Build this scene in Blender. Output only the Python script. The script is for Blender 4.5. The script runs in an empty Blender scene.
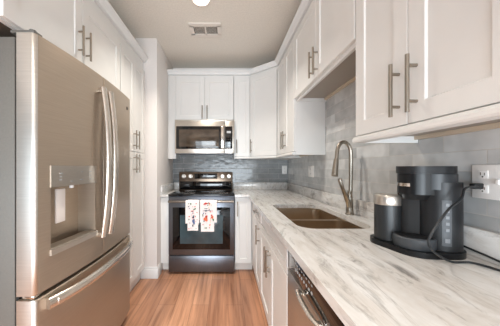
import bpy, bmesh, math, random
from mathutils import Vector, Matrix
random.seed(4)
S = bpy.context.scene
COL = S.collection
R = math.radians
# ------------------------------------------------------------------ camera, world, lights, exposure
F = 222.0
cd = bpy.data.cameras.new('camera'); cam = bpy.data.objects.new('camera', cd); COL.objects.link(cam)
cam.location = (0, 0, 1.23); cam.rotation_euler = (R(90), 0, 0)
cd.sensor_width = 36; cd.lens = 36*F/500; cd.shift_x = 0.048; cd.shift_y = 0.009; cd.clip_start = 0.02
S.camera = cam
W = bpy.data.worlds.new('world'); S.world = W; W.use_nodes = True
bg = W.node_tree.nodes['Background']; bg.inputs[0].default_value = (0.90, 0.95, 1.0, 1); bg.inputs[1].default_value = .12
def area(name, loc, rot, sx, sy, power, color, spread=180):
    l = bpy.data.lights.new(name, 'AREA'); l.shape = 'RECTANGLE'; l.size = sx; l.size_y = sy
    l.energy = power; l.color = color; l.spread = R(spread)
    o = bpy.data.objects.new(name, l); COL.objects.link(o); o.location = loc; o.rotation_euler = rot; return o
area('rear_daylight_fill', (-1.5, -2.9, .75), (R(90), 0, R(-20)), 2.0, 1.4, 56, (0.80, 0.91, 1.0))  # unseen daylight fill added behind the camera, left side
area('rear_daylight_fill', (0.4, -3.2, .75), (R(90), 0, R(4)), 2.0, 1.4, 122, (0.82, 0.92, 1.0))  # second added daylight fill out of view, grazing the cabinet sides
def downlight_or_fill(loc, power):
    l = bpy.data.lights.new('downlight_or_fill', 'AREA'); l.shape = 'DISK'; l.size = 0.13; l.energy = power; l.color = (1.0, 0.93, 0.83); l.spread = R(115)
    o = bpy.data.objects.new('downlight_or_fill', l); COL.objects.link(o); o.location = loc; return o
downlight_or_fill((-0.214, 1.897, 2.64), 10.5)
downlight_or_fill((-0.75, -0.4, 2.64), 22)  # fill lamp added out of view, power set to balance the light
downlight_or_fill((-0.55, -1.4, 2.64), 9)  # another unseen lamp added as fill behind the camera
S.cycles.diffuse_bounces = 8; S.cycles.max_bounces = 14
S.view_settings.view_transform = 'Standard'; S.view_settings.look = 'None'
S.view_settings.exposure = 0.42; S.view_settings.gamma = 1.0; S.view_settings.use_curve_mapping = False

# ------------------------------------------------------------------ materials
def lin(c):
    return tuple(((v/255)/12.92 if v/255 <= .04045 else ((v/255+.055)/1.055)**2.4) for v in c) + (1,)
def base_mat(name, rgb, rough=.5, metal=0.0, **kw):
    m = bpy.data.materials.new(name); m.use_nodes = True
    b = m.node_tree.nodes['Principled BSDF']
    b.inputs['Base Color'].default_value = lin(rgb); b.inputs['Roughness'].default_value = rough; b.inputs['Metallic'].default_value = metal
    for k, v in kw.items(): b.inputs[k].default_value = v
    return m
class NT:
    def __init__(s, m): s.m = m; s.t = m.node_tree; s.b = s.t.nodes['Principled BSDF']
    def n(s, typ, **kw):
        x = s.t.nodes.new(typ)
        for k, v in kw.items():
            if k in x.inputs: x.inputs[k].default_value = v
            else: setattr(x, k, v)
        return x
    def l(s, a, b): s.t.links.new(a, b)
    def coords(s, scale=(1, 1, 1), order=None):
        tc = s.n('ShaderNodeTexCoord'); out = tc.outputs['Object']
        if order:
            sp = s.n('ShaderNodeSeparateXYZ'); cb = s.n('ShaderNodeCombineXYZ'); s.l(out, sp.inputs[0])
            for i, ax in enumerate(order): s.l(sp.outputs['XYZ'.index(ax)], cb.inputs[i])
            out = cb.outputs[0]
        mp = s.n('ShaderNodeMapping'); mp.inputs['Scale'].default_value = scale; s.l(out, mp.inputs[0]); return mp.outputs[0]
    def ramp(s, fac, stops):
        r = s.n('ShaderNodeValToRGB'); e = r.color_ramp.elements
        while len(e) < len(stops): e.new(.5)
        for q, (p, c) in zip(e, stops): q.position = p; q.color = c
        s.l(fac, r.inputs[0]); return r.outputs[0]
    def mix(s, fac, a, b, blend='MIX'):
        x = s.n('ShaderNodeMix', data_type='RGBA', blend_type=blend)
        for sock, v in ((x.inputs[0], fac), (x.inputs[6], a), (x.inputs[7], b)):
            if hasattr(v, 'links') or hasattr(v, 'is_linked'): s.l(v, sock)
            else: sock.default_value = v
        return x.outputs[2]
    def bump(s, h, strength, dist=.002):
        b = s.n('ShaderNodeBump', Strength=strength, Distance=dist); s.l(h, b.inputs['Height']); s.l(b.outputs[0], s.b.inputs['Normal'])
def noisy(name, rgb, rough, metal=0, scale=(60, 60, 60), bump=.1, var=.06, **kw):
    m = base_mat(name, rgb, rough, metal, **kw); t = NT(m)
    no = t.n('ShaderNodeTexNoise', Scale=1.0, Detail=3.0); t.l(t.coords(scale), no.inputs['Vector'])
    c = lin(rgb); a = tuple(max(0, v*(1-var)) for v in c[:3])+(1,); b = tuple(min(1, v*(1+var)) for v in c[:3])+(1,)
    t.l(t.ramp(no.outputs[0], [(.3, a), (.7, b)]), t.b.inputs['Base Color'])
    if bump: t.bump(no.outputs[0], bump)
    return m
M = {}
M['white'] = noisy('cabinet_paint', (223, 223, 221), .34, scale=(8, 8, 8), bump=.02, var=.012)
M['wall'] = noisy('wall_paint', (224, 220, 217), .75, scale=(90, 90, 90), bump=.25, var=.02)
M['ceiling'] = noisy('ceiling_paint', (224, 219, 210), .9, scale=(70, 70, 70), bump=.5, var=.05)
M['trim'] = noisy('trim_paint', (224, 226, 226), .4, scale=(8, 8, 8), bump=.02, var=.012)
M['nickel'] = noisy('brushed_nickel', (158, 150, 139), .3, 1, scale=(300, 300, 20), bump=.03, var=.08)
M['steel'] = noisy('stainless_steel', (200, 193, 184), .3, .9, scale=(30, 30, 500), bump=.02, var=.06)
M['fridge'] = noisy('warm_stainless', (176, 162, 146), .42, .7, scale=(8, 8, 400), bump=.02, var=.05)
M['fridge_edge'] = noisy('door_edge_steel', (205, 202, 196), .35, 1, scale=(8, 8, 200), bump=.02, var=.04)
M['fridge_side'] = noisy('grey_painted_steel', (104, 103, 99), .5, .3, scale=(120, 120, 120), bump=.1, var=.05)
M['sink_steel'] = noisy('sink_steel', (196, 178, 156), .31, 1, scale=(6, 6, 6), bump=0, var=.04)
M['handle_steel'] = noisy('handle_steel', (218, 210, 200), .26, .9, scale=(60, 60, 60), bump=.01, var=.03)
M['oven_handle'] = base_mat('oven_handle_steel', (140, 131, 122), .28, .95)
M['chrome'] = base_mat('polished_steel', (214, 208, 200), .16, 1)
M['bstain'] = noisy('black_stainless', (114, 117, 124), .32, .95, scale=(400, 20, 20), bump=.02, var=.07)
M['bstain_warm'] = noisy('black_stainless_trim', (112, 98, 86), .28, 1, scale=(400, 20, 20), bump=.02, var=.07)
M['black'] = noisy('black_plastic', (26, 27, 29), .42, scale=(200, 200, 200), bump=.03)
M['gloss'] = base_mat('black_glass', (10, 10, 12), .05, 0, **{'Specular IOR Level': .6})
M['window'] = noisy('oven_window_glass', (62, 78, 84), .06, scale=(6, 6, 6), bump=0, var=.25)
M['mwwindow'] = noisy('microwave_window_glass', (74, 64, 55), .08, scale=(5, 5, 9), bump=0, var=.5)
M['dark'] = base_mat('dark_recess', (14, 14, 15), .7)
M['gasket'] = base_mat('rubber_gasket', (28, 27, 27), .6)
M['plate'] = noisy('white_plastic', (243, 242, 240), .3, scale=(20, 20, 20), bump=0, var=.01)
M['slot'] = base_mat('slot_dark', (60, 56, 52), .6)
M['panelwood'] = noisy('raw_wood', (206, 192, 172), .6, scale=(4, 40, 40), bump=.1, var=.12)
M['shade_panel'] = noisy('painted_gap_shade', (78, 66, 56), .8, scale=(6, 40, 40), bump=.05, var=.1)  # dark brown carries the shade of the gap above the refrigerator
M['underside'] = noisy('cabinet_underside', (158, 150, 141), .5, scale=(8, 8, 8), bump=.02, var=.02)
M['cord'] = base_mat('cord_rubber', (30, 33, 36), .45)
M['grey_icon'] = base_mat('icon_print', (176, 178, 180), .5)
M['maker'] = noisy('charcoal_plastic', (31, 32, 34), .36, 0, scale=(250, 250, 250), bump=.04, var=.1, **{'Specular IOR Level': .3})
M['maker_dark'] = noisy('dark_plastic', (20, 21, 23), .3, 0, scale=(250, 250, 250), bump=.03, var=.1, **{'Specular IOR Level': .3})
M['canister'] = noisy('ribbed_charcoal', (36, 38, 40), .36, .1, scale=(260, 260, 6), bump=.3, var=.25)
M['smoke'] = base_mat('smoked_reservoir', (44, 47, 50), .34, 0, **{'Specular IOR Level': .35})
M['toe'] = noisy('toe_kick_paint', (222, 217, 211), .5, scale=(8, 8, 8), bump=.02, var=.02)
M['vent'] = base_mat('vent_enamel', (226, 220, 212), .5)
M['vent_dark'] = base_mat('vent_slot', (104, 101, 96), .8)
M['towel'] = noisy('towel_cotton', (240, 232, 230), .9, scale=(500, 500, 500), bump=.3, var=.03)
for k, c in dict(red=(196, 62, 52), orange=(222, 116, 84), green=(74, 118, 78), blue=(92, 110, 150), navy=(62, 66, 88), pink=(214, 150, 152), yellow=(222, 176, 84)).items():
    M['print_'+k] = base_mat('print_'+k, c, .9)
M['button_print'] = base_mat('button_print', (105, 108, 112), .4)
M['panel_grey'] = base_mat('panel_grey', (62, 65, 69), .45, 0)
M['lens'] = base_mat('lamp_lens', (255, 250, 240), .5)
_b = M['lens'].node_tree.nodes['Principled BSDF']; _b.inputs['Emission Color'].default_value = (1, .93, .82, 1); _b.inputs['Emission Strength'].default_value = 6

def wood_floor():
    m = base_mat('plank_floor', (180, 130, 95), .38); t = NT(m)
    co = t.coords(order='YXZ')
    br = t.n('ShaderNodeTexBrick', offset=.37, offset_frequency=2)
    for k, v in {'Scale': 1, 'Mortar Size': .0012, 'Mortar Smooth': .2, 'Bias': 0, 'Brick Width': 1.22, 'Row Height': .152}.items(): br.inputs[k].default_value = v
    br.inputs['Color1'].default_value = (0, 0, 0, 1); br.inputs['Color2'].default_value = (1, 1, 1, 1); br.inputs['Mortar'].default_value = (.3, .3, .3, 1)
    t.l(co, br.inputs['Vector'])
    tone = t.ramp(br.outputs[0], [(0, lin((184, 135, 105))), (.5, lin((196, 147, 116))), (1, lin((206, 158, 127)))])
    g = t.n('ShaderNodeTexNoise', Scale=1, Detail=6, Roughness=.6, Distortion=.6); t.l(t.coords((38, 1.6, 1)), g.inputs['Vector'])
    g2 = t.n('ShaderNodeTexNoise', Scale=1, Detail=2); t.l(t.coords((7, .9, 1)), g2.inputs['Vector'])
    grain = t.ramp(g.outputs[0], [(.3, (.55, .49, .45, 1)), (.48, (.9, .88, .87, 1)), (.72, (1.15, 1.15, 1.15, 1))])
    pat = t.ramp(g2.outputs[0], [(.3, (.58, .55, .54, 1)), (.6, (1.08, 1.08, 1.08, 1))])
    c = t.mix(1.0, tone, grain, 'MULTIPLY'); c = t.mix(.85, c, pat, 'MULTIPLY')
    c = t.mix(br.outputs['Fac'], c, lin((96, 66, 48)))
    t.l(c, t.b.inputs['Base Color']); t.bump(g.outputs[0], .08, .001); return m
M['floor'] = wood_floor()
def marble():
    m = base_mat('marble_top', (226, 219, 211), .16); t = NT(m)
    tc = t.n('ShaderNodeTexCoord'); mp = t.n('ShaderNodeMapping'); t.l(tc.outputs['Object'], mp.inputs[0])
    mp.inputs['Rotation'].default_value = (0, 0, R(-7)); mp.inputs['Scale'].default_value = (8, 1.7, 6)
    a = t.n('ShaderNodeTexNoise', Scale=1, Detail=7, Roughness=.66, Distortion=1.4); t.l(mp.outputs[0], a.inputs['Vector'])
    mp2 = t.n('ShaderNodeMapping'); t.l(tc.outputs['Object'], mp2.inputs[0]); mp2.inputs['Rotation'].default_value = (0, 0, R(-10)); mp2.inputs['Scale'].default_value = (15, 3.2, 9)
    b = t.n('ShaderNodeTexNoise', Scale=1, Detail=6, Roughness=.72, Distortion=2.0); t.l(mp2.outputs[0], b.inputs['Vector'])
    c1 = t.ramp(a.outputs[0], [(.30, lin((184, 179, 174))), (.45, lin((207, 205, 202))), (.6, lin((220, 221, 221))), (.8, lin((192, 188, 183)))])
    v = t.ramp(b.outputs[0], [(.27, lin((98, 97, 98))), (.36, lin((184, 183, 182))), (.49, (1, 1, 1, 1))])
    t.l(t.mix(.72, c1, v, 'MULTIPLY'), t.b.inputs['Base Color']); return m
M['marble'] = marble()
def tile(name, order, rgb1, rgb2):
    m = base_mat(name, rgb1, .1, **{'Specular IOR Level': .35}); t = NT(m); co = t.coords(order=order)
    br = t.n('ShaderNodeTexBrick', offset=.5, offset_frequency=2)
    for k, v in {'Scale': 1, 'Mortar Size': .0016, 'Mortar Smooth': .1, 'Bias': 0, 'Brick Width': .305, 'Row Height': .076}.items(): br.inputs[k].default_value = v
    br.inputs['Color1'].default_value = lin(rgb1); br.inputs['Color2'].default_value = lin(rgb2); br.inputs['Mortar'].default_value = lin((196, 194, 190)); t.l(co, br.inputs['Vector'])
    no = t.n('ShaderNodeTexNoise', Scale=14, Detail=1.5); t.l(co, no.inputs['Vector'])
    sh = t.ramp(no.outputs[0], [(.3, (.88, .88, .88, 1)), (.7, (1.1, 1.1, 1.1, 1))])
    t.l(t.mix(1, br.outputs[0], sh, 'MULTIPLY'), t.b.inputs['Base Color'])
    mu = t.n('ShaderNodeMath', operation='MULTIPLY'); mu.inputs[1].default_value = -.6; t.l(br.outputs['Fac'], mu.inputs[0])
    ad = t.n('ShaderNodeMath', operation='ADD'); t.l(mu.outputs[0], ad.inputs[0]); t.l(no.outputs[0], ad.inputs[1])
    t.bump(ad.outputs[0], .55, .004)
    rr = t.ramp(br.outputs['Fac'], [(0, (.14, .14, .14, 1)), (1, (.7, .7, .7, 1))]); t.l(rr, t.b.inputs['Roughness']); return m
M['tile_back'] = tile('grey_tile_x_shaded', 'XZY', (116, 118, 119), (134, 136, 137))  # same tile as the right wall, darkened to carry the lighting difference
M['tile_right'] = tile('grey_tile_y_lit', 'YZX', (170, 172, 173), (208, 210, 210))  # lighter copy of the tile, this wall's lighting put into the colour

# ------------------------------------------------------------------ mesh builder
class MB:
    def __init__(s): s.bm = bmesh.new(); s.mi = 0
    def _mark(s, n0):
        s.bm.faces.ensure_lookup_table()
        for f in s.bm.faces[n0:]: f.material_index = s.mi
    def quad(s, pts):
        n = len(s.bm.faces); s.bm.faces.new([s.bm.verts.new(p) for p in pts]); s._mark(n)
    def box(s, x0, x1, y0, y1, z0, z1, bev=0, seg=2):
        t = bmesh.new(); bmesh.ops.create_cube(t, size=1)
        for v in t.verts: v.co = ((x0+x1)/2+v.co.x*(x1-x0), (y0+y1)/2+v.co.y*(y1-y0), (z0+z1)/2+v.co.z*(z1-z0))
        if bev: bmesh.ops.bevel(t, geom=t.edges[:], offset=bev, segments=seg, affect='EDGES', profile=.5)
        s.absorb(t)
    def absorb(s, t, mat=None):
        if mat is not None: bmesh.ops.transform(t, matrix=mat, verts=t.verts[:])
        n = len(s.bm.faces); mp = {v: s.bm.verts.new(v.co) for v in t.verts}
        for f in t.faces:
            try: s.bm.faces.new([mp[v] for v in f.verts])
            except ValueError: pass
        s._mark(n); t.free()
    def lathe(s, prof, c=(0, 0, 0), axis='Z', n=28, caps=True):
        t = bmesh.new(); rings = []
        for r, h in prof:
            ring = []
            for i in range(n):
                a = 2*math.pi*i/n; p = (r*math.cos(a), r*math.sin(a), h)
                ring.append(t.verts.new(p))
            rings.append(ring)
        for a, b in zip(rings, rings[1:]):
            for i in range(n): t.faces.new([a[i], a[(i+1) % n], b[(i+1) % n], b[i]])
        if caps: t.faces.new(rings[0][::-1]); t.faces.new(rings[-1])
        mt = Matrix.Translation(c)
        if axis == 'Y': mt = mt @ Matrix.Rotation(R(90), 4, 'X')      # local +z -> -y
        if axis == 'X': mt = mt @ Matrix.Rotation(R(90), 4, 'Y')
        s.absorb(t, mt)
    def tube(s, pts, rad, n=12, flat=None):
        pts = [Vector(p) for p in pts]; rads = rad if isinstance(rad, (list, tuple)) else [rad]*len(pts)
        t = bmesh.new(); rings = []; up = None
        for i, p in enumerate(pts):
            d = (pts[min(i+1, len(pts)-1)]-pts[max(i-1, 0)]).normalized()
            if up is None:
                up = Vector((0, 0, 1)) if abs(d.z) < .9 else Vector((1, 0, 0))
            sx = d.cross(up).normalized(); up = sx.cross(d).normalized()
            fx, fy = (1, 1) if flat is None else flat
            rings.append([t.verts.new(p+sx*math.cos(2*math.pi*k/n)*rads[i]*fx+up*math.sin(2*math.pi*k/n)*rads[i]*fy) for k in range(n)])
        for a, b in zip(rings, rings[1:]):
            for k in range(n): t.faces.new([a[k], a[(k+1) % n], b[(k+1) % n], b[k]])
        t.faces.new(rings[0][::-1]); t.faces.new(rings[-1]); s.absorb(t)
    def prism(s, poly, z0, z1, bev=0, seg=2, scale_top=None):
        t = bmesh.new(); a = [t.verts.new((x, y, z0)) for x, y in poly]; b = [t.verts.new((x, y, z1)) for x, y in poly]
        if scale_top:
            cx = sum(p[0] for p in poly)/len(poly); cy = sum(p[1] for p in poly)/len(poly)
            for v in b: v.co.x = cx+(v.co.x-cx)*scale_top; v.co.y = cy+(v.co.y-cy)*scale_top
        n = len(poly)
        for i in range(n): t.faces.new([a[i], a[(i+1) % n], b[(i+1) % n], b[i]])
        f0 = t.faces.new(a[::-1]); f1 = t.faces.new(b)
        if bev: bmesh.ops.bevel(t, geom=list(f0.edges)+list(f1.edges), offset=bev, segments=seg, affect='EDGES', profile=.5)
        s.absorb(t)
    def build(s, name, mats, parent=None, loc=None):
        bm = s.bm; bmesh.ops.recalc_face_normals(bm, faces=bm.faces[:])
        for f in bm.faces: f.smooth = True
        for e in bm.edges:
            e.smooth = not (len(e.link_faces) == 2 and e.calc_face_angle(0) > R(32)) if len(e.link_faces) == 2 else False
        if loc is not None: bmesh.ops.translate(bm, vec=-Vector(loc), verts=bm.verts[:])
        me = bpy.data.meshes.new(name); bm.to_mesh(me); bm.free()
        for m in (mats if isinstance(mats, (list, tuple)) else [mats]): me.materials.append(M[m])
        o = bpy.data.objects.new(name, me); COL.objects.link(o)
        if parent is not None: o.parent = parent
        if loc is not None: o.location = loc
        return o
def tag(o, label=None, cat=None, group=None, kind=None):
    for k, v in (('label', label), ('category', cat), ('group', group), ('kind', kind)):
        if v: o[k] = v
    return o
def thing(name, label, cat, loc=(0, 0, 0), rz=0, group=None):
    o = bpy.data.objects.new(name, None); COL.objects.link(o); o.location = loc; o.rotation_euler = (0, 0, R(rz)); o.empty_display_size = .1
    return tag(o, label, cat, group)
def struct(mb, name, mat): return tag(mb.build(name, mat), kind='structure')
def hull(circles, n=20, grow=0):
    pts = []
    for x, y, r in circles:
        for i in range(n*2):
            a = math.pi*i/n; pts.append((x+(r+grow)*math.cos(a), y+(r+grow)*math.sin(a)))
    pts = sorted(set(pts))
    def half(ps):
        h = []
        for p in ps:
            while len(h) >= 2 and (h[-1][0]-h[-2][0])*(p[1]-h[-2][1])-(h[-1][1]-h[-2][1])*(p[0]-h[-2][0]) <= 1e-9: h.pop()
            h.append(p)
        return h[:-1]
    return half(pts)+half(pts[::-1])
def catmull(pts, k=8):
    P = [Vector(p) for p in pts]; out = []
    for i in range(len(P)-1):
        a, b, c, d = P[max(i-1, 0)], P[i], P[i+1], P[min(i+2, len(P)-1)]
        for j in range(k):
            t = j/k; out.append(.5*((2*b)+(c-a)*t+(2*a-5*b+4*c-d)*t*t+(3*b-a-3*c+d)*t**3))
    return out+[P[-1]]

# ------------------------------------------------------------------ the setting
XL, XS, XR, YB, YS, ZC = -1.62, -.767, .905, 3.217, 2.467, 2.67
def bx(name, mat, *a, **k):
    m = MB(); m.box(*a, **k); return struct(m, name, mat)
bx('floor', 'floor', -4.2, 1.1, -4.2, 3.4, -.05, 0)
bx('ceiling', 'ceiling', -4.2, 1.1, -4.2, 3.4, ZC, ZC+.06)
bx('wall_back', 'wall', XS, XR, YB, YB+.1, 0, ZC)
bx('wall_right', 'wall', XR, XR+.1, -1.2, YB+.1, 0, ZC)
bx('wall_left', 'wall', XL-.1, XL, .3, YS, 0, ZC)
m = MB(); m.box(XL-.1, XS, YS, YB+.1, 0, ZC, bev=.006); struct(m, 'wall_return', 'wall')
bx('light_block_header', 'wall', XL-.1, XL, -4.2, .3, 1.95, ZC)  # unseen header added to cut high sky light from the left
bx('light_block_rear', 'wall', -4.2, 1.1, -4.3, -4.2, 2.05, ZC)  # added out of view to cut high sky light from behind
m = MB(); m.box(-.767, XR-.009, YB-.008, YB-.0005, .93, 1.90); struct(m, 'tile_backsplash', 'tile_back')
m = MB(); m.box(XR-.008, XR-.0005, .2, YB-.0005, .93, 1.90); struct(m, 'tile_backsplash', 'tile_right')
m = MB()
m.box(-.944, XS+.014, YS-.014, YS, 0, .105, bev=.002); m.box(-.944, XS+.010, YS-.010, YS, .104, .128, bev=.004)
m.box(XS, XS+.014, YS, 2.585, 0, .105, bev=.002); m.box(XS, XS+.010, YS, 2.585, .104, .128, bev=.004)
struct(m, 'baseboard_left', 'trim')
def sweep(path, prof):
    """prof: (out, z) loop; path: plan points, room side on the right hand of travel"""
    mb = MB(); t = bmesh.new(); rings = []
    P = [Vector(p) for p in path]
    for i, p in enumerate(P):
        d0 = (P[i]-P[i-1]).normalized() if i else (P[1]-P[0]).normalized()
        d1 = (P[i+1]-P[i]).normalized() if i < len(P)-1 else d0
        n0 = Vector((d0.y, -d0.x)); n1 = Vector((d1.y, -d1.x)); nn = (n0+n1).normalized(); nn /= max(.3, nn.dot(n0))
        rings.append([t.verts.new((p.x+nn.x*o, p.y+nn.y*o, z)) for o, z in prof])
    k = len(prof)
    for a, b in zip(rings, rings[1:]):
        for j in range(k): t.faces.new([a[j], a[(j+1) % k], b[(j+1) % k], b[j]])
    t.faces.new(rings[0]); t.faces.new(rings[-1][::-1]); mb.absorb(t); return mb
FX, FY = .63, 2.94                       # carcass front planes of the right and back wall cabinets
def crown(z0, z1): return [(-.05, z0), (.022, z0), (.026, z0+.008), (.03, z0+.02), (.048, z1-.016), (.052, z1-.012), (.052, z1), (-.05, z1)]
struct(sweep([(XS+.001, FY), (.317, FY), (FX, 2.665), (FX, .44)], crown(2.452, 2.505)), 'trim_1', 'trim')
FXL = -.9156
def left_crown():
    P = [(FXL, YS-.001), (FXL, .886), (-1.5, .886)]
    return sweep(P[::-1], [(o, z) for o, z in crown(2.392, 2.45)])
struct(left_crown(), 'trim_2', 'trim')

# ------------------------------------------------------------------ cabinets
DT = .02
def shaker(mb, u0, u1, v0, v1, rail=.062, y=0, t=DT, rec=.0065):
    g = .0018; u0 += g; u1 -= g; v0 += g; v1 -= g; c = .0015
    def rect(i, yy): return [(u0+i, yy, v0+i), (u1-i, yy, v0+i), (u1-i, yy, v1-i), (u0+i, yy, v1-i)]
    bm = bmesh.new()
    loops = [[bm.verts.new(p) for p in q] for q in (rect(0, y-.001), rect(0, y-t+c), rect(c, y-t), rect(rail, y-t), rect(rail+.004, y-t+rec))]
    for a, b in zip(loops, loops[1:]):
        for i in range(4): bm.faces.new([a[i], a[(i+1) % 4], b[(i+1) % 4], b[i]])
    bm.faces.new(loops[-1]); bm.faces.new(loops[0][::-1]); mb.absorb(bm)
def pull(parent, u, v, length, vertical=True, y=-DT, stand=.031, r=.0062):
    mb = MB(); h = length/2; e = h*.62
    if vertical:
        mb.tube([(u, y-stand, v-h), (u, y-stand, v+h)], r)
        for q in (-e, e): mb.tube([(u, y+.0005, v+q), (u, y-stand, v+q)], r*.82)
    else:
        mb.tube([(u-h, y-stand, v), (u+h, y-stand, v)], r)
        for q in (-e, e): mb.tube([(u+q, y+.0005, v), (u+q, y-stand, v)], r*.82)
    return tag(mb.build('handle', 'nickel', parent), label='brushed nickel bar handle')
def door(root, u0, u1, v0, v1, hu=None, hv=None, hl=.18, name='door', rail=.062, vertical=True):
    mb = MB(); shaker(mb, u0, u1, v0, v1, rail); d = mb.build(name, 'white', root)
    if hu is not None: pull(d, hu, hv, hl, vertical)
    return d
def carcass(root, Wd, H, depth, recess=True, rail=.03, wood=True, dx=.001):
    """wall cabinet box with a recessed underside, a light rail in front"""
    mb = MB(); t = .016; b = .032 if recess else 0
    mb.box(dx, t, .0, depth, 0, H); mb.box(Wd-t, Wd-dx, .0, depth, 0, H)
    mb.box(t, Wd-t, .0, depth, b, H-.001)
    if recess: mb.box(t, Wd-t, .0, .018, 0, b)
    mb.build('carcass', 'white', root)
    if recess and wood:
        w = MB(); w.box(t+.001, Wd-t-.001, depth-.02, depth-.001, .014, b-.0005)
        tag(w.build('hanging_rail', 'panelwood', root), label='unpainted wood rail under the cabinet')
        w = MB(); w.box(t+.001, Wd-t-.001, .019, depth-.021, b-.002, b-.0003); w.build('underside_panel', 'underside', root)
def light_rail(root, Wd, z0=0, left=False):
    mb = MB(); t = bmesh.new()
    pr = [(-.002, z0), (-.03, z0), (-.034, z0+.006), (-.034, z0+.016), (-.026, z0+.027), (-.002, z0+.027)]
    a = [t.verts.new((.001, y, z)) for y, z in pr]; b = [t.verts.new((Wd-.001, y, z)) for y, z in pr]
    for i in range(len(pr)): t.faces.new([a[i], a[(i+1) % 6], b[(i+1) % 6], b[i]])
    t.faces.new(a[::-1]); t.faces.new(b); mb.absorb(t); mb.build('light_rail', 'white', root)
ZU, ZT, ZD = 1.345, 2.45, 2.412
VB, VT = .030, ZD-ZU                                    # door bottom / top above the cabinet base
# back wall, left to right
w = .763
c = thing('wall_cabinet', 'short white two-door cabinet mounted above the microwave', 'cabinet', (-.661, FY, 1.842))
carcass(c, w, ZT-1.842, YB-FY-.01, recess=False)
door(c, .002, w/2, .003, ZD-1.842, w/2-.032, .11, .175); door(c, w/2, w-.002, .003, ZD-1.842, w/2+.032, .11, .175)
mb = MB(); mb.box(-.104, -.001, -.004, .016, ZU-1.842, ZT-1.842, bev=.0015); mb.box(-.004, -.001, .016, .26, ZU-1.842, -.001); mb.build('filler_panel', 'white', c)
c = thing('wall_cabinet', 'narrow white single-door wall cabinet right of the microwave', 'cabinet', (.104, FY, ZU)); w = .212
carcass(c, w, ZT-ZU, YB-FY-.01); door(c, .002, w-.002, VB, VT, .034, .16, .175, rail=.05); light_rail(c, w)
# diagonal corner cabinet
ang = math.degrees(math.atan2(2.665-FY, FX-.317)); L = math.hypot(2.665-FY, FX-.317)
c = thing('corner_cabinet', 'tall white angled corner wall cabinet with a single door', 'cabinet', (.317, FY, ZU), ang)
ca, sa = math.cos(R(-ang)), math.sin(R(-ang))
def loc2(x, y): x -= .317; y -= FY; return (x*ca-y*sa, x*sa+y*ca)
mb = MB(); mb.prism([loc2(*p) for p in [(.318, FY+.001), (FX-.001, 2.667), (.893, 2.667), (.893, YB-.01), (.318, YB-.01)]], 0.0, ZT-ZU); mb.build('carcass', 'white', c)
door(c, .012, L-.012, VB, VT, .042, .16, .175); light_rail(c, L)
# right wall
c = thing('wall_cabinet', 'white two-door wall cabinet between corner cabinet and faucet', 'cabinet', (FX, 2.663, ZU), -90); w = 2.663-1.996
carcass(c, w, ZT-ZU, XR-FX-.01); sp = 2.663-2.307
door(c, .012, sp, VB, VT, sp-.034, .165); door(c, sp, w-.002, VB, VT, sp+.034, .165); light_rail(c, w)
c = thing('wall_cabinet', 'raised short white two-door cabinet above the sink', 'cabinet', (FX, 1.994, 1.818), -90); w = 1.994-1.052
carcass(c, w, ZT-1.818, XR-FX-.01); sp = 1.994-1.515
door(c, .003, sp, .022, ZD-1.818, sp-.034, .125); door(c, sp, w-.003, .022, ZD-1.818, sp+.034, .125)
c = thing('wall_cabinet', 'large white two-door wall cabinet above the coffee maker', 'cabinet', (FX, 1.050, ZU), -90); w = 1.05-.442
carcass(c, w, ZT-ZU, XR-FX-.01); sp = w/2
door(c, .003, sp, VB, VT, sp-.036, .155, .185); door(c, sp, w-.003, VB, VT, sp+.036, .155, .185); light_rail(c, w)
mb = MB(); mb.box(.53, .545, .19, .225, .012, .0295, bev=.002); mb.tube([(.5375, .2, .02), (.5375, .2, .004)], .005); tag(mb.build('clip', 'nickel', c), label='small metal clip under the cabinet')
# left side: over the fridge, pantry
c = thing('wall_cabinet', 'white two-door cabinet over the refrigerator', 'cabinet', (FXL, .887, 1.835), 90); w = 1.883-.887
carcass(c, w, 2.39-1.835, .60, recess=False); sp = 1.3845-.887
mb = MB(); mb.box(.024, w-.024, .022, .596, -.004, -.0004); tag(mb.build('underside_panel', 'shade_panel', c), label='underside panel coloured dark as shade')  # added sheet, the gap's shade is put into its colour
door(c, .003, sp, .004, 2.289-1.835, sp-.036, .165); door(c, sp, w-.003, .004, 2.289-1.835, sp+.036, .165)
c = thing('pantry_cabinet', 'tall white four-door pantry cabinet beside the refrigerator', 'cabinet', (FXL, 1.885, 0), 90); w = YS-1.885-.016
mb = MB(); mb.box(.001, w, 0, .60, .127, 2.39); mb.build('carcass', 'white', c)
mb = MB(); mb.box(.001, w-.002, .03, .05, 0, .126); mb.build('toe_kick', 'toe', c)
sp = 2.185-1.885
for v0, v1, hv in ((.130, 1.385, 1.385-.115), (1.385, 2.289, 1.385+.115)):
    door(c, .003, sp, v0, v1, sp-.036, hv); door(c, sp, w-.002, v0, v1, sp+.036, hv)
# base cabinets
HB = .883
def base_cab(label, loc, rz, Wd, depth, hollow=False):
    c = thing('base_cabinet', label, 'cabinet', loc, rz); mb = MB()
    if not hollow: mb.box(.001, Wd-.001, 0, depth, .105, HB)
    else:
        mb.box(.001, .018, 0, depth, .105, .86); mb.box(Wd-.018, Wd-.001, 0, depth, .105, .86)
        mb.box(.018, Wd-.018, 0, .02, .105, HB); mb.box(.018, Wd-.018, depth-.015, depth, .105, .86); mb.box(.018, Wd-.018, .02, depth-.015, .105, .123)
    mb.build('carcass', 'white', c)
    mb = MB(); mb.box(.001, Wd-.001, .065, .08, 0, .104); mb.build('toe_kick', 'toe', c); return c
c = base_cab('narrow white base cabinet between left wall and range', (-.766, 2.615, 0), 0, .098, YB-2.615-.01)
mb = MB(); mb.box(.002, .096, -.018, -.001, .11, .878, bev=.0015); mb.build('filler_panel', 'white', c)
c = base_cab('narrow white base cabinet on the right of the range', (.103, 2.615, 0), 0, .32-.103-.002, YB-2.615-.01)
door(c, .002, .193, .11, .878, .03, .75, .17, rail=.05)
BX = .32
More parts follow.
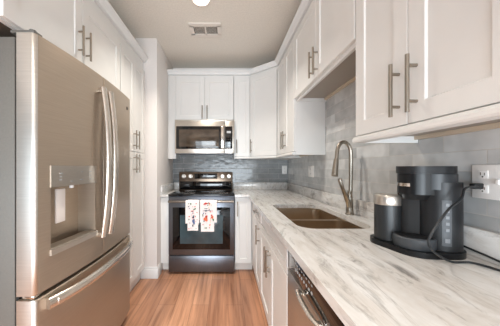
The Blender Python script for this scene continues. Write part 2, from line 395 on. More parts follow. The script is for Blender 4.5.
c = base_cab('white drawer base cabinet in the corner before the range', (BX, 2.595, 0), -90, 2.595-1.957, XR-BX-.01)
c.location.y = 2.595
ww = 2.595-1.957; uu = 2.595-2.29
mb = MB(); mb.box(.002, uu-.002, -.018, -.001, .11, .878, bev=.0015); mb.build('filler_panel', 'white', c)
door(c, uu, ww-.002, .735, .878, (uu+ww)/2, .806, .13, name='drawer', rail=.04, vertical=False)
door(c, uu, ww-.002, .11, .732, ww-.036, .625, .17)
c = base_cab('white sink base cabinet with two doors under the sink', (BX, 1.955, 0), -90, .865, XR-BX-.01, hollow=True)
door(c, .002, .863, .70, .878, name='false_drawer_front', rail=.045)
for a, b, h in ((.002, .4325, .397), (.4325, .863, .468)): door(c, a, b, .11, .697, h, .585, .18)

# ------------------------------------------------------------------ countertops
ZCT = .915
SX0, SX1, SY0, SY1 = .385, .782, 1.142, 1.895        # sink opening
def rrect(x0, x1, y0, y1, r, n=6):
    out = []
    for cx, cy, a0 in ((x1-r, y0+r, -90), (x1-r, y1-r, 0), (x0+r, y1-r, 90), (x0+r, y0+r, 180)):
        for i in range(n+1):
            a = R(a0+90*i/n); out.append((cx+r*math.cos(a), cy+r*math.sin(a)))
    return out
def slab(outer, inner, z0, z1):
    t = bmesh.new(); es = []
    for lp in (outer, inner):
        if not lp: continue
        vs = [t.verts.new((x, y, z0)) for x, y in lp]
        es += [t.edges.new((vs[i], vs[(i+1) % len(vs)])) for i in range(len(vs))]
    bmesh.ops.triangle_fill(t, edges=es, use_beauty=True)
    r = bmesh.ops.extrude_face_region(t, geom=t.faces[:])
    bmesh.ops.translate(t, vec=(0, 0, z1-z0), verts=[v for v in r['geom'] if isinstance(v, bmesh.types.BMVert)])
    return t
ct = thing('countertop', 'long L-shaped grey-veined marble countertop holding the sink', 'countertop', (.6, 1.5, .884))
def ctl(p): return [(x-.6, y-1.5) for x, y in p]
mb = MB(); mb.absorb(slab(ctl([(.103, 2.572), (.26, 2.572), (.26, .42), (.896, .42), (.896, 3.207), (.103, 3.207)]), ctl(rrect(SX0, SX1, SY0, SY1, .085, 8)), 0, .031)); mb.build('slab', 'marble', ct)
mb = MB(); mb.box(.876, .896, .42, 3.207, .9152, 1.015, bev=.002); struct(mb, 'trim_3', 'marble')
mb = MB(); mb.box(.103, .8755, 3.187, 3.207, .9152, 1.015, bev=.002); struct(mb, 'trim_4', 'marble')
ct = thing('countertop', 'small marble countertop piece left of the range', 'countertop', (-.717, 2.9, .884))
mb = MB(); mb.box(-.049, .048, 2.572-2.9, 3.207-2.9, 0, .031, bev=.002); mb.build('slab', 'marble', ct)
mb = MB(); mb.box(-.766, -.746, 2.60, 3.186, .9152, 1.015, bev=.002); struct(mb, 'trim_5', 'marble')
mb = MB(); mb.box(-.766, -.669, 3.187, 3.207, .9152, 1.015, bev=.002); struct(mb, 'trim_6', 'marble')

# sink
sk = thing('kitchen_sink', 'stainless steel double-bowl sink set into the marble counter', 'sink', (.5835, 1.5185, .68))
def bowl(x0, x1, y0, y1, zt, zb):
    mb = MB(); t = bmesh.new(); rings = []
    for ins, z, rr in ((0, zt, .055), (.004, zb+.05, .055), (.012, zb+.018, .05), (.035, zb, .04)):
        rings.append([t.verts.new((x, y, z)) for x, y in rrect(x0+ins, x1-ins, y0+ins, y1-ins, rr)])
    for ins, z, rr in ((.034, zb-.003, .04), (.009, zb+.016, .05), (.001, zb+.05, .055), (-.003, zt, .057)):
        rings.append([t.verts.new((x, y, z)) for x, y in rrect(x0+ins, x1-ins, y0+ins, y1-ins, rr)])
    n = len(rings[0])
    for a, b in zip(rings, rings[1:]+rings[:1]):
        if a is rings[3]: continue
        for i in range(n): t.faces.new([a[i], a[(i+1) % n], b[(i+1) % n], b[i]])
    t.faces.new(rings[3]); t.faces.new(rings[4][::-1]); mb.absorb(t)
    o = mb.build('bowl', 'sink_steel', sk); cx, cy = (x0+x1)/2, (y0+y1)/2
    d = MB(); d.lathe([(.0, .0008), (.02, .0008), (.03, .003), (.042, .003), (.044, .0006)], (cx, cy, zb), caps=False); d.build('drain', 'chrome', o)
sx, sy, sz = .5835, 1.5185, .68
mid = 1.5185
bowl(SX0-.004-sx, SX1+.004-sx, SY0-.004-sy, mid-.012-sy, .868-sz, .69-sz)
bowl(SX0-.004-sx, SX1+.004-sx, mid+.012-sy, SY1+.004-sy, .868-sz, .69-sz)
mb = MB()
t = bmesh.new(); es = []
for lp in (rrect(SX0-.028-sx, SX1+.028-sx, SY0-.028-sy, SY1+.028-sy, .07), rrect(SX0-.004-sx, SX1+.004-sx, SY0-.004-sy, mid-.012-sy, .055), rrect(SX0-.004-sx, SX1+.004-sx, mid+.012-sy, SY1+.004-sy, .055)):
    vs = [t.verts.new((x, y, .868-sz)) for x, y in lp]; es += [t.edges.new((vs[i], vs[(i+1) % len(vs)])) for i in range(len(vs))]
bmesh.ops.triangle_fill(t, edges=es, use_beauty=True)
r_ = bmesh.ops.extrude_face_region(t, geom=t.faces[:]); bmesh.ops.translate(t, vec=(0, 0, .003), verts=[v for v in r_['geom'] if isinstance(v, bmesh.types.BMVert)])
mb.absorb(t); mb.box(SX0-.028-sx, SX1+.028-sx, SY0-.028-sy, SY0-.006-sy, .871-sz, .8835-sz); mb.box(SX0-.028-sx, SX1+.028-sx, SY1+.006-sy, SY1+.028-sy, .871-sz, .8835-sz)
mb.box(SX0-.028-sx, SX0-.006-sx, SY0-.006-sy, SY1+.006-sy, .871-sz, .8835-sz); mb.box(SX1+.006-sx, SX1+.028-sx, SY0-.006-sy, SY1+.006-sy, .871-sz, .8835-sz)
mb.build('rim', 'sink_steel', sk)

# faucet
fc = thing('faucet', 'brushed nickel pull-down gooseneck faucet standing behind the sink', 'faucet', (.832, 1.494, ZCT))
mb = MB(); mb.lathe([(.028, 0), (.028, .006), (.024, .012), (.0225, .03), (.021, .08), (.018, .12), (.0145, .15), (.0135, .155)]); mb.build('base', 'nickel', fc)
arc = [(0.004, 0, .12), (.008, 0, .22), (.008, 0, .36)]
for i in range(1, 13):
    a = math.pi*i/13; arc.append((-.042+.05*math.cos(a), -.012*i/13, .40+.085*math.sin(a)+.0))
arc += [(-.094, -.014, .385), (-.098, -.016, .36)]
mb = MB(); mb.tube(catmull(arc, 3), .0125, 14); mb.build('spout', 'nickel', fc)
mb = MB(); mb.tube([(-.097, -.0155, .372), (-.100, -.017, .35), (-.106, -.020, .31), (-.112, -.023, .262), (-.113, -.0235, .256)], [.0145, .0165, .018, .0215, .018], 16); mb.build('spray_head', 'nickel', fc)
mb = MB(); mb.tube([(-.004, -.006, .045), (-.02, -.018, .085), (-.042, -.030, .125), (-.066, -.038, .175), (-.088, -.044, .232), (-.091, -.045, .242)], [.016, .0165, .0145, .0115, .0145, .009], 12, flat=(1, .8)); mb.build('lever', 'nickel', fc)

# ------------------------------------------------------------------ refrigerator
FZa, FZb, FXF = .919, 1.829, -.79
FH = 1.79
fr = thing('refrigerator', 'tall stainless french-door refrigerator with water dispenser and bottom freezer', 'refrigerator', (-1.2, 1.374, 0))
ox, oy = -1.2, 1.374
def fl(x): return x-ox
mb = MB(); mb.box(-1.56-ox, -.879-ox, FZa+.004-oy, FZb-.004-oy, .03, 1.775, bev=.004); mb.build('body', 'fridge_side', fr)
mb = MB(); mb.box(-.8785-ox, -.869-ox, FZa+.012-oy, FZb-.012-oy, .06, 1.76); mb.build('gasket', 'gasket', fr)
def bow(y):                                             # plan outline of the bowed front, world
    u = (y-1.374)/.455; return FXF+.032*(1-u*u)
def fridge_front(name, y0, y1, z0, z1, hole=None, round0=True, round1=True):
    mb = MB(); t = bmesh.new(); ys = []
    r0 = .02 if round0 else .004; r1 = .014 if round1 else .004
    prof = []                                           # (y, x) along the front incl. rounded ends
    for i in range(5): a = R(90*i/4); prof.append((y0+r0*(1-math.sin(a)), bow(y0+r0)-r0*(1-math.cos(a)) if i else bow(y0+r0)))
    prof = [(y0+r0*(1-math.cos(R(90*i/4))), bow(y0+r0)-r0*(1-math.sin(R(90*i/4)))) for i in range(4)]
    cuts = [y0+r0+(y1-r1-y0-r0)*i/14 for i in range(15)]
    if hole: cuts = sorted([c for c in cuts if min(abs(c-hole[0]), abs(c-hole[1])) > .012]+[hole[0], hole[1]])
    prof += [(c, bow(c)) for c in cuts]
    prof += [(y1-r1+r1*math.sin(R(90*i/4)), bow(y1-r1)-r1*(1-math.cos(R(90*i/4)))) for i in range(1, 5)]
    zs = [z0, z0+.004]+([hole[2], hole[3]] if hole else [])+[z1-.004, z1]
    grid = []
    for k, z in enumerate(zs):
        ins = .004 if k in (0, len(zs)-1) else 0
        grid.append([t.verts.new((x-ins-ox, y-oy, z)) for y, x in prof])
    nb = len(prof)
    for k in range(len(zs)-1):
        for i in range(nb-1):
            if hole and k == 2 and hole[0]-1e-6 <= prof[i][0] and prof[i+1][0] <= hole[1]+1e-6 and 4 <= i < nb-4: continue
            f = t.faces.new([grid[k][i], grid[k][i+1], grid[k+1][i+1], grid[k+1][i]])
    bxk = -.868-ox
    back = [[t.verts.new((bxk, y0-oy, z)), t.verts.new((bxk, y1-oy, z))] for z in zs]
    for k in range(len(zs)-1):
        t.faces.new([back[k][0], grid[k][0], grid[k+1][0], back[k+1][0]]); t.faces.new([grid[k][-1], back[k][1], back[k+1][1], grid[k+1][-1]])
        t.faces.new([back[k][1], back[k][0], back[k+1][0], back[k+1][1]])
    t.faces.new([back[0][0]]+grid[0]+[back[0][1]]); t.faces.new(([back[-1][0]]+grid[-1]+[back[-1][1]])[::-1])
    if hole:
        i0 = [i for i, p in enumerate(prof) if abs(p[0]-hole[0]) < 1e-6 and i >= 4][0]; i1 = [i for i, p in enumerate(prof) if abs(p[0]-hole[1]) < 1e-6 and i >= 4][0]
        loop = [grid[2][i] for i in range(i0, i1+1)]+[grid[3][i] for i in range(i1, i0-1, -1)]
        deep = [t.verts.new((min(v.co.x, -.860-ox), v.co.y, v.co.z)) for v in loop]
        for i in range(len(loop)): t.faces.new([loop[i], loop[(i+1) % len(loop)], deep[(i+1) % len(loop)], deep[i]])
        h = len(loop)//2
        for i in range(h-1): t.faces.new([deep[i], deep[i+1], deep[-2-i], deep[-1-i]])
    mb.absorb(t); o = mb.build(name, ['fridge', 'fridge_edge'], fr)
    if round0:
        for p in o.data.polygons:
            if p.normal.y < -.55 and p.center.y < y0-oy+.02: p.material_index = 1
    return o
HO = (.989, 1.288, .846, 1.237)
SPL = 1.374
dl = fridge_front('door', FZa, SPL-.003, .694, FH, hole=HO, round1=False); tag(dl, label='fridge door with water dispenser')
dr = fridge_front('door', SPL+.003, FZb, .694, FH, round0=False); tag(dr, label='fridge door with round badge')
dw = fridge_front('freezer_drawer', FZa, FZb, .07, .676); tag(dw, label='bottom freezer drawer')
mb = MB(); mb.box(-.90-ox, -.84-ox, FZa+.02-oy, FZb-.02-oy, .012, .062); mb.build('toe_grille', 'gasket', fr)
# hinge covers
for z, nm in ((FH+.002, 'top_hinge'), (.679, 'side_hinge')):
    mb = MB(); mb.box(-.90-ox if z > 1 else -.85-ox, -.80-ox, FZa+.006-oy, FZa+.05-oy, z, z+.013, bev=.003); mb.lathe([(.012, 0), (.012, .016)], (-.815-ox, FZa+.018-oy, z)); mb.build(nm, 'chrome' if z < 1 else 'fridge_side', fr)
def door_handle(parent, y, z0, z1):
    pts = []; n = 14
    for i in range(n+1):
        u = i/n; b = 1-(2*u-1)**2
        pts.append((bow(y)+.022+.034*b-ox, y-oy, z0+(z1-z0)*u))
    mb = MB(); mb.tube(pts, .022, 14, flat=(1.0, .7))
    for u, z in ((0, z0+.014), (1, z1-.014)): mb.box(bow(y)-.002-ox, bow(y)+.03-ox, y-.014-oy, y+.014-oy, z-.014, z+.014, bev=.004)
    tag(mb.build('handle', 'handle_steel', parent), label='curved polished steel handle')
door_handle(dl, SPL-.040, .815, 1.708); door_handle(dr, SPL+.040, .815, 1.708)
pts = []
for i in range(19):
    u = i/18; y = .962+(1.79-.962)*u; b = 1-(2*u-1)**4
    pts.append((bow(y)+.012+.036*b-ox, y-oy, .637))
mb = MB(); mb.tube(pts, .026, 14, flat=(.7, 1.0))
for y in (1.0, 1.75): mb.box(bow(y)-.003-ox, bow(y)+.04-ox, y-.016-oy, y+.016-oy, .622, .652, bev=.004)
tag(mb.build('handle', 'handle_steel', dw), label='curved polished steel drawer handle')
# dispenser
def curved_plate(mb, y0, y1, z0, z1, off0, off1, n=8):
    t = bmesh.new(); A = []
    for i in range(n+1):
        y = y0+(y1-y0)*i/n; A.append([t.verts.new((bow(y)+o-ox, y-oy, z)) for o, z in ((off0, z0), (off1, z0), (off1, z1), (off0, z1))])
    for a, b in zip(A, A[1:]):
        for k in range(4): t.faces.new([a[k], a[(k+1) % 4], b[(k+1) % 4], b[k]])
    t.faces.new(A[0]); t.faces.new(A[-1][::-1]); mb.absorb(t)
mb = MB(); curved_plate(mb, HO[0]-.004, HO[1]+.004, 1.142, 1.239, -.02, .006); dp = mb.build('dispenser_panel', 'steel', dl)
mb = MB()
for y, z, w_ in ((1.035, 1.20, .018), (1.035, 1.185, .012), (1.035, 1.17, .016), (1.17, 1.205, .012), (1.235, 1.205, .018), (1.235, 1.185, .014), (1.235, 1.165, .018), (1.165, 1.165, .02), (1.1, 1.16, .014)):
    mb = MB(); curved_plate(mb, y-w_/2, y+w_/2, z, z+.005, .0062, .0072, 2); mb.build('icon', 'grey_icon', dp)
mb = MB(); curved_plate(mb, HO[0]-.006, HO[1]+.006, .838, .864, -.03, .010)
curved_plate(mb, HO[0]+.002, HO[1]-.002, .862, .868, -.055, .0); mb.build('drip_tray', 'steel', dl)
mb = MB(); mb.box(-.808-ox, -.798-ox, 1.045-oy, 1.105-oy, .965, 1.128, bev=.004); mb.build('paddle', 'plate', dl)
mb = MB(); mb.tube([(-.80-ox, 1.15-oy, 1.142), (-.80-ox, 1.15-oy, 1.125)], .01); mb.build('spout', 'plate', dl)
mb = MB(); mb.lathe([(.014, 0), (.014, .002), (.012, .003)], (bow(1.745)-ox, 1.745-oy, 1.695), axis='X'); tag(mb.build('badge', 'slot', dr), label='small round badge')

# ------------------------------------------------------------------ range
RX0, RX1, RYF = -.664, .098, 2.552
rg = thing('range', 'black stainless electric range between the white cabinets', 'stove', ((RX0+RX1)/2, 2.88, 0))
rx, ry = (RX0+RX1)/2, 2.88
hw = (RX1-RX0)/2
mb = MB(); mb.box(-hw+.002, hw-.002, RYF+.045-ry, 3.19-ry, .03, .90); mb.box(-hw+.03, -hw+.07, RYF+.08-ry, RYF+.12-ry, 0, .031); mb.box(hw-.07, hw-.03, RYF+.08-ry, RYF+.12-ry, 0, .031); mb.build('body', 'bstain', rg)
mb = MB(); mb.box(-hw, hw, RYF-.002-ry, 3.13-ry, .9005, .922, bev=.005); ck = mb.build('cooktop', 'gloss', rg)
for x, y, r in ((-.19, 2.68, .10), (.19, 2.68, .115), (-.19, 2.95, .075), (.19, 2.95, .085)):
    mb = MB()
    for q in (1, .62): mb.lathe([(r*q-.002, .0002), (r*q-.002, .0006), (r*q, .0006), (r*q, .0002)], (x, y-ry, .922), n=40, caps=False)
    mb.build('burner_ring', 'grey_icon', ck)
mb = MB(); mb.box(-hw+.002, hw-.002, RYF-ry, RYF+.04-ry, .222, .892, bev=.006)
od = mb.build('oven_door', 'bstain', rg)
mb = MB(); mb.box(-.33, .33, RYF-.003-ry, RYF+.004-ry, .288, .772, bev=.0015); og = mb.build('door_glass', 'gloss', od)
mb = MB(); mb.box(-.245, .245, RYF-.0042-ry, RYF-.0022-ry, .355, .685, bev=.0008); mb.build('window', 'window', od)
mb = MB(); mb.tube([(-hw+.012, RYF-.05-ry, .845), (hw-.012, RYF-.05-ry, .845)], .0125, 14)
for x in (-hw+.03, hw-.03): mb.box(x-.012, x+.012, RYF-.05-ry, RYF+.001-ry, .835, .856, bev=.003)
tag(mb.build('handle', 'oven_handle', od), label='brushed steel bar handle')
mb = MB(); mb.box(-hw+.002, hw-.002, RYF+.002-ry, RYF+.04-ry, .028, .214, bev=.006); mb.build('storage_drawer', 'bstain', rg)
mb = MB(); yb = 3.118
mb.box(-hw+.004, hw-.004, yb-ry, 3.195-ry, .9005, 1.166, bev=.006); bgd = mb.build('backguard', 'bstain_warm', rg)
mb = MB(); mb.box(-hw+.02, hw-.02, yb-.003-ry, yb+.001-ry, .925, 1.035, bev=.001); mb.build('glass_panel', 'gloss', bgd)
mb = MB(); mb.box(-.16, .16, yb-.003-ry, yb+.001-ry, 1.072, 1.148, bev=.001); ds = mb.build('display', 'gloss', bgd)
mb = MB()
for x in (-.03, -.015, .005, .02): mb = MB(); mb.box(x-.004, x+.004, yb-.0036-ry, yb-.0028-ry, 1.115, 1.130); mb.build('clock_digit', 'grey_icon', ds)
for px in (183.8, 190.6, 222.4, 228.9):
    x = (px-226)/71.2-rx
    mb = MB(); mb.lathe([(.031, 0), (.031, .006), (.024, .008), (.022, .03), (.02, .032)], (x, yb-ry, 1.108), axis='Y', n=24); mb.box(x-.003, x+.003, yb-.036-ry, yb-.031-ry, 1.09, 1.126)
    tag(mb.build('knob', 'steel', bgd), label='round steel knob')

# microwave
mw = thing('microwave', 'stainless over-the-range microwave hung under the short cabinet', 'microwave', ((-.653+.108)/2, 3.02, 1.408)); mx = -.2725; my = 3.02; MYF = 2.824; h = .38
mb = MB(); mb.box(-h, h, MYF+.03-my, 3.2-my, .004, .43); mb.box(-h+.03, h-.03, MYF+.05-my, 3.15-my, 0, .005); mb.build('body', 'bstain', mw)
def mpx(p): return (p-226)/78.6-mx
def mz(y): return 1.23+(167.5-y)/78.6-1.408
mb = MB(); mb.box(-h, mpx(224.6)-.001, MYF-my, MYF+.029-my, .002, .412, bev=.004); md = mb.build('door', 'steel', mw)
mb = MB(); mb.box(mpx(224.6)+.001, h, MYF-my, MYF+.029-my, .002, .412, bev=.004); mc = mb.build('control_panel', 'steel', mw)
mb = MB(); mb.box(mpx(176.1), mpx(224.2), MYF-.003-my, MYF+.002-my, mz(149), mz(126.2), bev=.001); mb.build('door_glass', 'gloss', md)
mb = MB(); mb.box(mpx(179), mpx(219), MYF-.0042-my, MYF-.0025-my, mz(146.6), mz(129.5), bev=.0005); mb.build('window', 'mwwindow', md)
mb = MB(); mb.box(mpx(220.9), mpx(224.0), MYF-.032-my, MYF-.018-my, mz(148.5), mz(126.8), bev=.005)
for y in (129, 146): mb.box(mpx(221.7), mpx(223.2), MYF-.019-my, MYF-.002-my, mz(y)-.01, mz(y)+.01)
tag(mb.build('handle', 'chrome', md), label='vertical steel handle')
mb = MB(); mb.box(mpx(225.0), mpx(232.4), MYF-.003-my, MYF+.002-my, mz(149), mz(126.4), bev=.001); kp = mb.build('keypad', 'gloss', mc)
mb = MB(); mb.box(mpx(226.7), mpx(230.9), MYF-.0037-my, MYF-.0027-my, mz(133.2), mz(131)); mb.build('display', 'grey_icon', kp)
mb = MB()
for i in range(5):
    for j in range(3): mb = MB(); mb.box(mpx(226.6+j*1.7), mpx(227.4+j*1.7), MYF-.0036-my, MYF-.0027-my, mz(147-2.4*i), mz(146.4-2.4*i)); mb.build('key', 'slot', kp)
mb = MB(); mb.box(-h, h, MYF+.002-my, MYF+.029-my, .413, .431, bev=.002); mb.build('top_vent', 'steel', mw)

# towels on the oven handle
def towel(px0, px1, pz, qx0, qx1, qz, label, prints):
    s = 222/(RYF-.05); x0, x1, a0, a1 = [(p-226)/s for p in (px0, px1, qx0, qx1)]
    ct_ = ((x0+x1)/2, RYF-.05, .845); mb = MB(); hz = .845; yh = RYF-.05; r = .0145
    def strip(u0, u1, zf, zb, rad, th=.003, wob=.003):
        prof = [(yh-rad-.002, zf)]+[(yh-rad-.001*(i % 2), zf+(hz-zf)*i/8) for i in range(1, 8)]
        prof += [(yh-rad*math.cos(R(180*i/8)), hz+rad*math.sin(R(180*i/8))) for i in range(9)]+[(yh+rad, hz-(hz-zb)*i/6) for i in range(1, 7)]
        t = bmesh.new(); n = 10; G = []
        for o in (0, th):
            g = []
            for k, (y, z) in enumerate(prof):
                row = []
                for i in range(n+1):
                    u = i/n; w_ = wob*math.sin(u*9+z*7)*min(1, max(0, (hz-z)*8)); yy = y+(w_ if k < 9 else 0)
                    sgn = 1 if o == 0 else 0
                    if k < 8: p = (yy-o, z)
                    elif k <= 16:
                        a = R(180*(k-8)/8); p = (yy-o*math.cos(a), z+o*math.sin(a))
                    else: p = (yy+o, z)
                    row.append(t.verts.new((u0+(u1-u0)*u, p[0], p[1])))
                g.append(row)
            G.append(g)
        A, B = G; m_ = len(prof)
        for k in range(m_-1):
            for i in range(n):
                t.faces.new([A[k][i], A[k][i+1], A[k+1][i+1], A[k+1][i]]); t.faces.new([B[k][i], B[k+1][i], B[k+1][i+1], B[k][i+1]])
            t.faces.new([A[k][0], A[k+1][0], B[k+1][0], B[k][0]]); t.faces.new([A[k][n], B[k][n], B[k+1][n], A[k+1][n]])
        for i in range(n):
            t.faces.new([A[0][i], B[0][i], B[0][i+1], A[0][i+1]]); t.faces.new([A[-1][i], A[-1][i+1], B[-1][i+1], B[-1][i]])
        mb.absorb(t)
    strip(x0, x1, pz, pz+.03, r); strip(a0, a1, qz, qz+.05, r+.0042)
    rnd = random.Random(int(px0*10))
    for q in range(22):
        lo, hi, bot = (qx0+.6, qx1-.6, 229) if q % 2 else (qx0+.6, qx1-.6, 220)
        prints = prints+[(rnd.uniform(lo, hi), rnd.uniform(202.5, bot), rnd.uniform(.6, 1.5), rnd.uniform(.5, 1.1), rnd.choice(['green', 'navy', 'red', 'pink', 'blue', 'yellow', 'green']), rnd.uniform(0, 180))]
    pm = mb; names = sorted({p[4] for p in prints}); yy = yh-r-.0135
    for (px, py, w_, h_, cname, rot) in prints:
        pm.mi = 1+names.index(cname); cx = (px-226)/s; cz = 1.23+(167.5-py)/s; w2 = w_/s/2; h2 = h_/s/2
        t = bmesh.new(); vs = []
        for i in range(10):
            a = 2*math.pi*i/10; k = 1+.22*math.sin(3*a+px); dx, dz = w2*k*math.cos(a), h2*k*math.sin(a)
            vs.append((cx+dx*math.cos(R(rot))-dz*math.sin(R(rot)), cz+dx*math.sin(R(rot))+dz*math.cos(R(rot))))
        f0 = [t.verts.new((x, yy, z)) for x, z in vs]; f1 = [t.verts.new((x, yy+.0065, z)) for x, z in vs]
        t.faces.new(f0); t.faces.new(f1[::-1])
        for i in range(10): t.faces.new([f0[i], f0[(i+1) % 10], f1[(i+1) % 10], f1[i]])
        pm.absorb(t)
    return tag(mb.build('dish_towel', ['towel']+['print_'+n_ for n_ in names], loc=ct_), label, 'towel')
zz = lambda y: 1.23+(167.5-y)/88.7
towel(185.8, 199.3, zz(223), 187.9, 198.4, zz(230), 'white dish towel with a blue bird print, left one on the oven handle',
      [(194, 221, 2.6, 5.5, 'blue', 10), (193.6, 216.8, 2, 2, 'navy', 0), (193.2, 225, 1.2, 2.4, 'navy', 0), (191, 203.5, 1.2, 2, 'green', 40), (196.5, 203.2, 1.6, 1, 'pink', 0), (195.3, 208.5, 1.2, 2.2, 'green', -25), (193, 210.5, 1.6, 1, 'pink', 0), (189, 206, 1.5, .8, 'navy', 30),
       (189.6, 216, 1.2, 1, 'red', 0), (189.3, 219, 1, 1.6, 'green', 0), (197.2, 212, 1, .8, 'red', 0), (191.2, 227.5, 1, .7, 'pink', 0), (196.4, 227.7, 1, .7, 'green', 0), (190.2, 222.5, 1, .7, 'navy', 0)])
towel(200.2, 216.8, zz(222), 201.2, 214.2, zz(231), 'white dish towel with red bird print, right one on the oven handle',
      [(205.5, 203.4, 3.6, 2, 'red', 20), (209.5, 203, 2, 1.1, 'red', -30), (208, 204.8, 1.2, .9, 'green', 0), (205.8, 210.2, 5, .55, 'navy', 3), (209.5, 210.0, 4, .5, 'navy', -4), (206.5, 208.2, 3, .4, 'navy', 0), (206, 218.5, 4.2, 4.8, 'orange', 10), (206.6, 216, 2.4, 2, 'red', 0), (204.2, 220.6, 1.4, .8, 'navy', 0),
       (212.4, 216.8, 2.6, 3, 'orange', 0), (213.4, 219.3, 1.4, 2.4, 'green', 20), (211.8, 214.8, 1.6, 1.4, 'red', 0), (203, 214.5, 1.4, 1, 'green', 0), (203.2, 224, 1.5, 1, 'pink', 0), (206, 227.4, 3, .9, 'green', 0), (210, 224.2, 2, 1.4, 'pink', 0), (209.6, 227.2, 1.2, .8, 'red', 0)])

# ------------------------------------------------------------------ dishwasher
dwy0, dwy1 = .48, 1.087
dh = thing('dishwasher', 'stainless dishwasher with black controls under the marble counter', 'dishwasher', (.312, dwy1, 0), -90); w = dwy1-dwy0
mb = MB(); mb.box(.003, w-.003, .035, .57, .09, .875); mb.build('tub', 'fridge_side', dh)
mb = MB(); mb.box(.003, w-.003, .07, .085, 0, .089); mb.build('toe_kick', 'black', dh)
mb = MB(); mb.box(.003, w-.003, -.012, .034, .105, .742, bev=.004); dd = mb.build('door', 'steel', dh)
mb = MB(); mb.box(.003, w-.003, -.010, .034, .745, .876, bev=.004); cp = mb.build('control_panel', 'bstain_warm', dh)
mb = MB(); mb.box(.03, w-.03, -.0112, -.009, .752, .868, bev=.001); ci = mb.build('control_glass', 'gloss', cp)
mb = MB()
for i in range(8):
    u = .12+i*.026; mb = MB(); mb.box(u, u+.012, -.0119, -.0108, .812, .818); mb.build('indicator', 'grey_icon', ci)
    mb = MB(); mb.lathe([(.006, 0), (.006, .0009)], (u+.006, -.0111, .788), axis='Y', n=12); mb.build('button', 'grey_icon', ci)
pts = []
for i in range(15):
    u = i/14; pts.append((.20+.20*u, -.024-.008*(1-(2*u-1)**4), .737-.004*(1-(2*u-1)**2)))
mb = MB(); mb.tube(pts, .010, 12, flat=(1.0, .8))
for u in (.212, .388): mb.box(u-.012, u+.012, -.030, -.010, .727, .741, bev=.003)
tag(mb.build('handle', 'handle_steel', dd), label='curved steel handle')

# ------------------------------------------------------------------ coffee maker
cx, cy, cz = .77, .845, ZCT
cm = thing('coffee_maker', 'black single-serve coffee maker with a drip tray', 'coffee maker', (cx, cy, cz))
def lc(circ): return [(x-cx, y-cy, r) for x, y, r in circ]
mb = MB(); mb.prism(hull(lc([(.676, .925, .064), (.712, .835, .076), (.788, .83, .076)])), 0, .02, bev=.005); mb.build('base', 'maker_dark', cm)
mb = MB(); mb.prism(hull(lc([(.797, .832, .064)]), 24), .0205, .262, bev=.004)
mb.prism(hull(lc([(.775, .893, .04), (.81, .885, .045)]), 14), .0205, .235); col = mb.build('column', 'maker', cm)
mb = MB(); mb.prism(hull(lc([(.734, .888, .038), (.765, .862, .036)]), 14), .021, .213); mb.build('brew_bay', 'dark', cm)
mb = MB(); hd = lc([(.737, .858, .060), (.785, .852, .066)])
mb.prism(hull(hd, 24), .215, .292, bev=.003); mb.prism(hull(lc([(.737, .858, .058)]), 24, -.012), .194, .2149, bev=.003, scale_top=1.2); mb.build('brew_head', 'maker_dark', cm)
mb = MB(); mb.prism(hull(lc([(.737, .858, .064), (.788, .852, .070)]), 24), .2925, .320, bev=.006); mb.build('lid', 'maker', cm)
mb = MB(); mb.prism(hull(lc([(.785, .846, .070)]), 24), .2355, .2915, bev=.002); mb.build('water_reservoir', 'smoke', cm)
def arc_plate(mb, c, r, a0, a1, z0, z1, th=.002, n=8):
    t = bmesh.new(); A = []
    for i in range(n+1):
        a = a0+(a1-a0)*i/n; A.append([t.verts.new((c[0]-cx+rr*math.cos(a), c[1]-cy+rr*math.sin(a), z)) for rr, z in ((r, z0), (r+th, z0), (r+th, z1), (r, z1))])
    for a, b in zip(A, A[1:]):
        for k in range(4): t.faces.new([a[k], a[(k+1) % 4], b[(k+1) % 4], b[k]])
    t.faces.new(A[0]); t.faces.new(A[-1][::-1]); mb.absorb(t)
va = math.atan2(-.838, -.79)                                       # direction column -> camera
mb = MB(); arc_plate(mb, (.737, .858), .0615, va-1.15, va-.25, .244, .256, .003); tag(mb.build('handle', 'chrome', cm), label='silver handle band on the brew head')
mb = MB(); arc_plate(mb, (.797, .832), .0635, va+.12, va+.52, .04, .20, .0025); bp = mb.build('button_panel', 'panel_grey', cm)
for z in (.184, .162, .14, .118, .096):
    mb = MB(); arc_plate(mb, (.797, .832), .066, va+.27, va+.41, z-.005, z+.005, .0015, 6); mb.build('button', 'button_print', bp)
mb = MB(); arc_plate(mb, (.797, .832), .066, va+.24, va+.44, .052, .066, .0015, 6); mb.build('button', 'button_print', bp)
mb = MB(); mb.lathe([(.062, .0205), (.064, .024), (.064, .056), (.061, .060), (.0, .060)], (.708-cx, .838-cy, 0), n=36, caps=False); dt = mb.build('drip_tray', 'panel_grey', cm)
mb = MB(); mb.lathe([(.057, .0602), (.057, .0616), (.0, .0616)], (.708-cx, .838-cy, 0), n=36, caps=False)
for i in range(5): mb.box(.708-cx-.035, .708-cx+.035, .838-cy-.03+i*.014, .838-cy-.026+i*.014, .0617, .063)
mb.build('drip_grate', 'black', dt)
# cord and plug
cpts = [(.884, .775, 1.165), (.862, .765, 1.165), (.80, .742, 1.160), (.765, .722, 1.128), (.703, .70, 1.099), (.656, .69, 1.051), (.631, .69, 1.008), (.640, .695, .978), (.685, .715, .947), (.7417, .728, .9205), (.80, .722, .9205), (.826, .66, .9205), (.845, .56, .9205), (.862, .56, .9205), (.870, .64, .922), (.871, .71, .931), (.871, .79, .940), (.868, .84, .945), (.856, .862, .948)]
mb = MB(); mb.tube(catmull(cpts, 8), .0036, 8); co = mb.build('power_cord', 'cord', loc=cpts[9]); tag(co, 'black coffee maker power cord lying across the counter to the outlet', 'cord')
mb = MB(); mb.box(.858, .8915, .765, .785, 1.155, 1.175, bev=.004); pg = mb.build('plug', 'black', co); pg.location = [-v for v in cpts[9]]
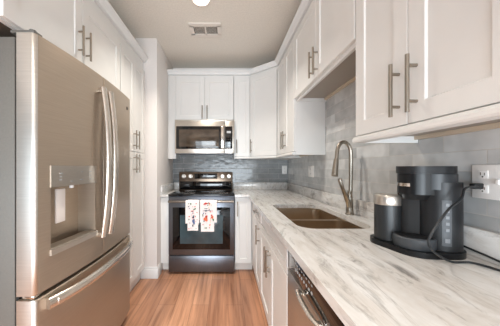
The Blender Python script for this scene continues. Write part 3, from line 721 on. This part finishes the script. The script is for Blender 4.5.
# frother canister
fz = ZCT+.0205
fo = thing('canister', 'dark cylindrical milk frother with silver band standing beside coffee maker', 'canister', (.674, .925, fz))
mb = MB(); mb.lathe([(.046, 0), (.048, .003), (.048, .142)], n=36); mb.build('body', 'canister', fo)
mb = MB(); mb.lathe([(.0485, .1425), (.0490, .144), (.0490, .178), (.0475, .181)], n=36); tag(mb.build('band', 'steel', fo), label='brushed silver lid band')
mb = MB(); mb.lathe([(.0465, .1815), (.0455, .183), (.0, .184)], n=36, caps=False); mb.build('lid', 'steel', fo)

# ------------------------------------------------------------------ wall plates
def outlet(label, loc, rz, wd, gangs):
    o = thing('wall_outlet', label, 'outlet', loc, rz); mb = MB(); mb.box(-wd/2, wd/2, -.006, -.0005, 0, .118, bev=.002); mb.build('plate', 'plate', o)
    for i, g in enumerate(gangs):
        u = (i-(len(gangs)-1)/2)*.046
        if g == 'o':
            for z in (.034, .084):
                mb = MB(); mb.box(u-.016, u+.016, -.0085, -.0062, z-.014, z+.014, bev=.001); rc = mb.build('receptacle', 'plate', o)
                mb = MB(); mb.box(u-.007, u-.005, -.0092, -.0084, z-.003, z+.007); mb.box(u+.005, u+.007, -.0092, -.0084, z-.003, z+.006); mb.lathe([(.0025, 0), (.0025, .0007)], (u, -.0085, z-.008), axis='Y', n=10); mb.build('slots', 'slot', rc)
        else:
            mb = MB(); mb.box(u-.005, u+.005, -.016, -.0062, .053, .069, bev=.002); mb.build('toggle', 'plate', o)
    return o
outlet('white outlet with switch on the tile right of the coffee maker', (XR-.008, .746, 1.122), -90, .118, 'os')
outlet('small white outlet on the tile of the back wall', (.845, YB-.008, 1.137), 0, .072, 'o')
outlet('white switch plate on right wall tile under the corner cabinets', (XR-.008, 2.335, 1.13), -90, .16, 'sos')

# ------------------------------------------------------------------ ceiling fittings
dl_ = thing('ceiling_light', 'round recessed downlight glowing in the ceiling', 'light', (-.214, 1.897, ZC))
mb = MB(); mb.lathe([(.066, -.001), (.069, -.010), (.088, -.008), (.092, -.001)], n=40, caps=False); mb.build('trim_ring', 'vent', dl_)
mb = MB(); mb.lathe([(.0, -.004), (.067, -.004), (.067, -.001)], n=40, caps=False); tag(mb.build('lens', 'lens', dl_), label='glowing white lens')
vx0, vx1, vy0, vy1 = -.372, -.052, 2.205, 2.435
vt = thing('ceiling_vent', 'white rectangular air vent with two grilles in the ceiling', 'vent', ((vx0+vx1)/2, (vy0+vy1)/2, ZC))
hx, hy = (vx1-vx0)/2, (vy1-vy0)/2
mb = MB(); e = .038
for a in ((-hx, hx, -hy, -hy+e+.012), (-hx, hx, hy-e-.012, hy), (-hx, -hx+e, -hy+e, hy-e), (hx-e, hx, -hy+e, hy-e), (-.008, .008, -hy+e, hy-e)): mb.box(a[0], a[1], a[2], a[3], -.010, -.0005)
mb.build('frame', 'vent', vt)
mb = MB(); mb.box(-hx+e, hx-e, -hy+e, hy-e, -.003, -.0007); mb.build('backing', 'vent_dark', vt)
mb = MB()
for s0 in (-1, 1):
    for i in range(9):
        u = s0*(.016+i*.0115); mb.box(u-.0015, u+.0015, -hy+e+.012, hy-e-.012, -.009, -.0032)
mb.build('slats', 'vent', vt)
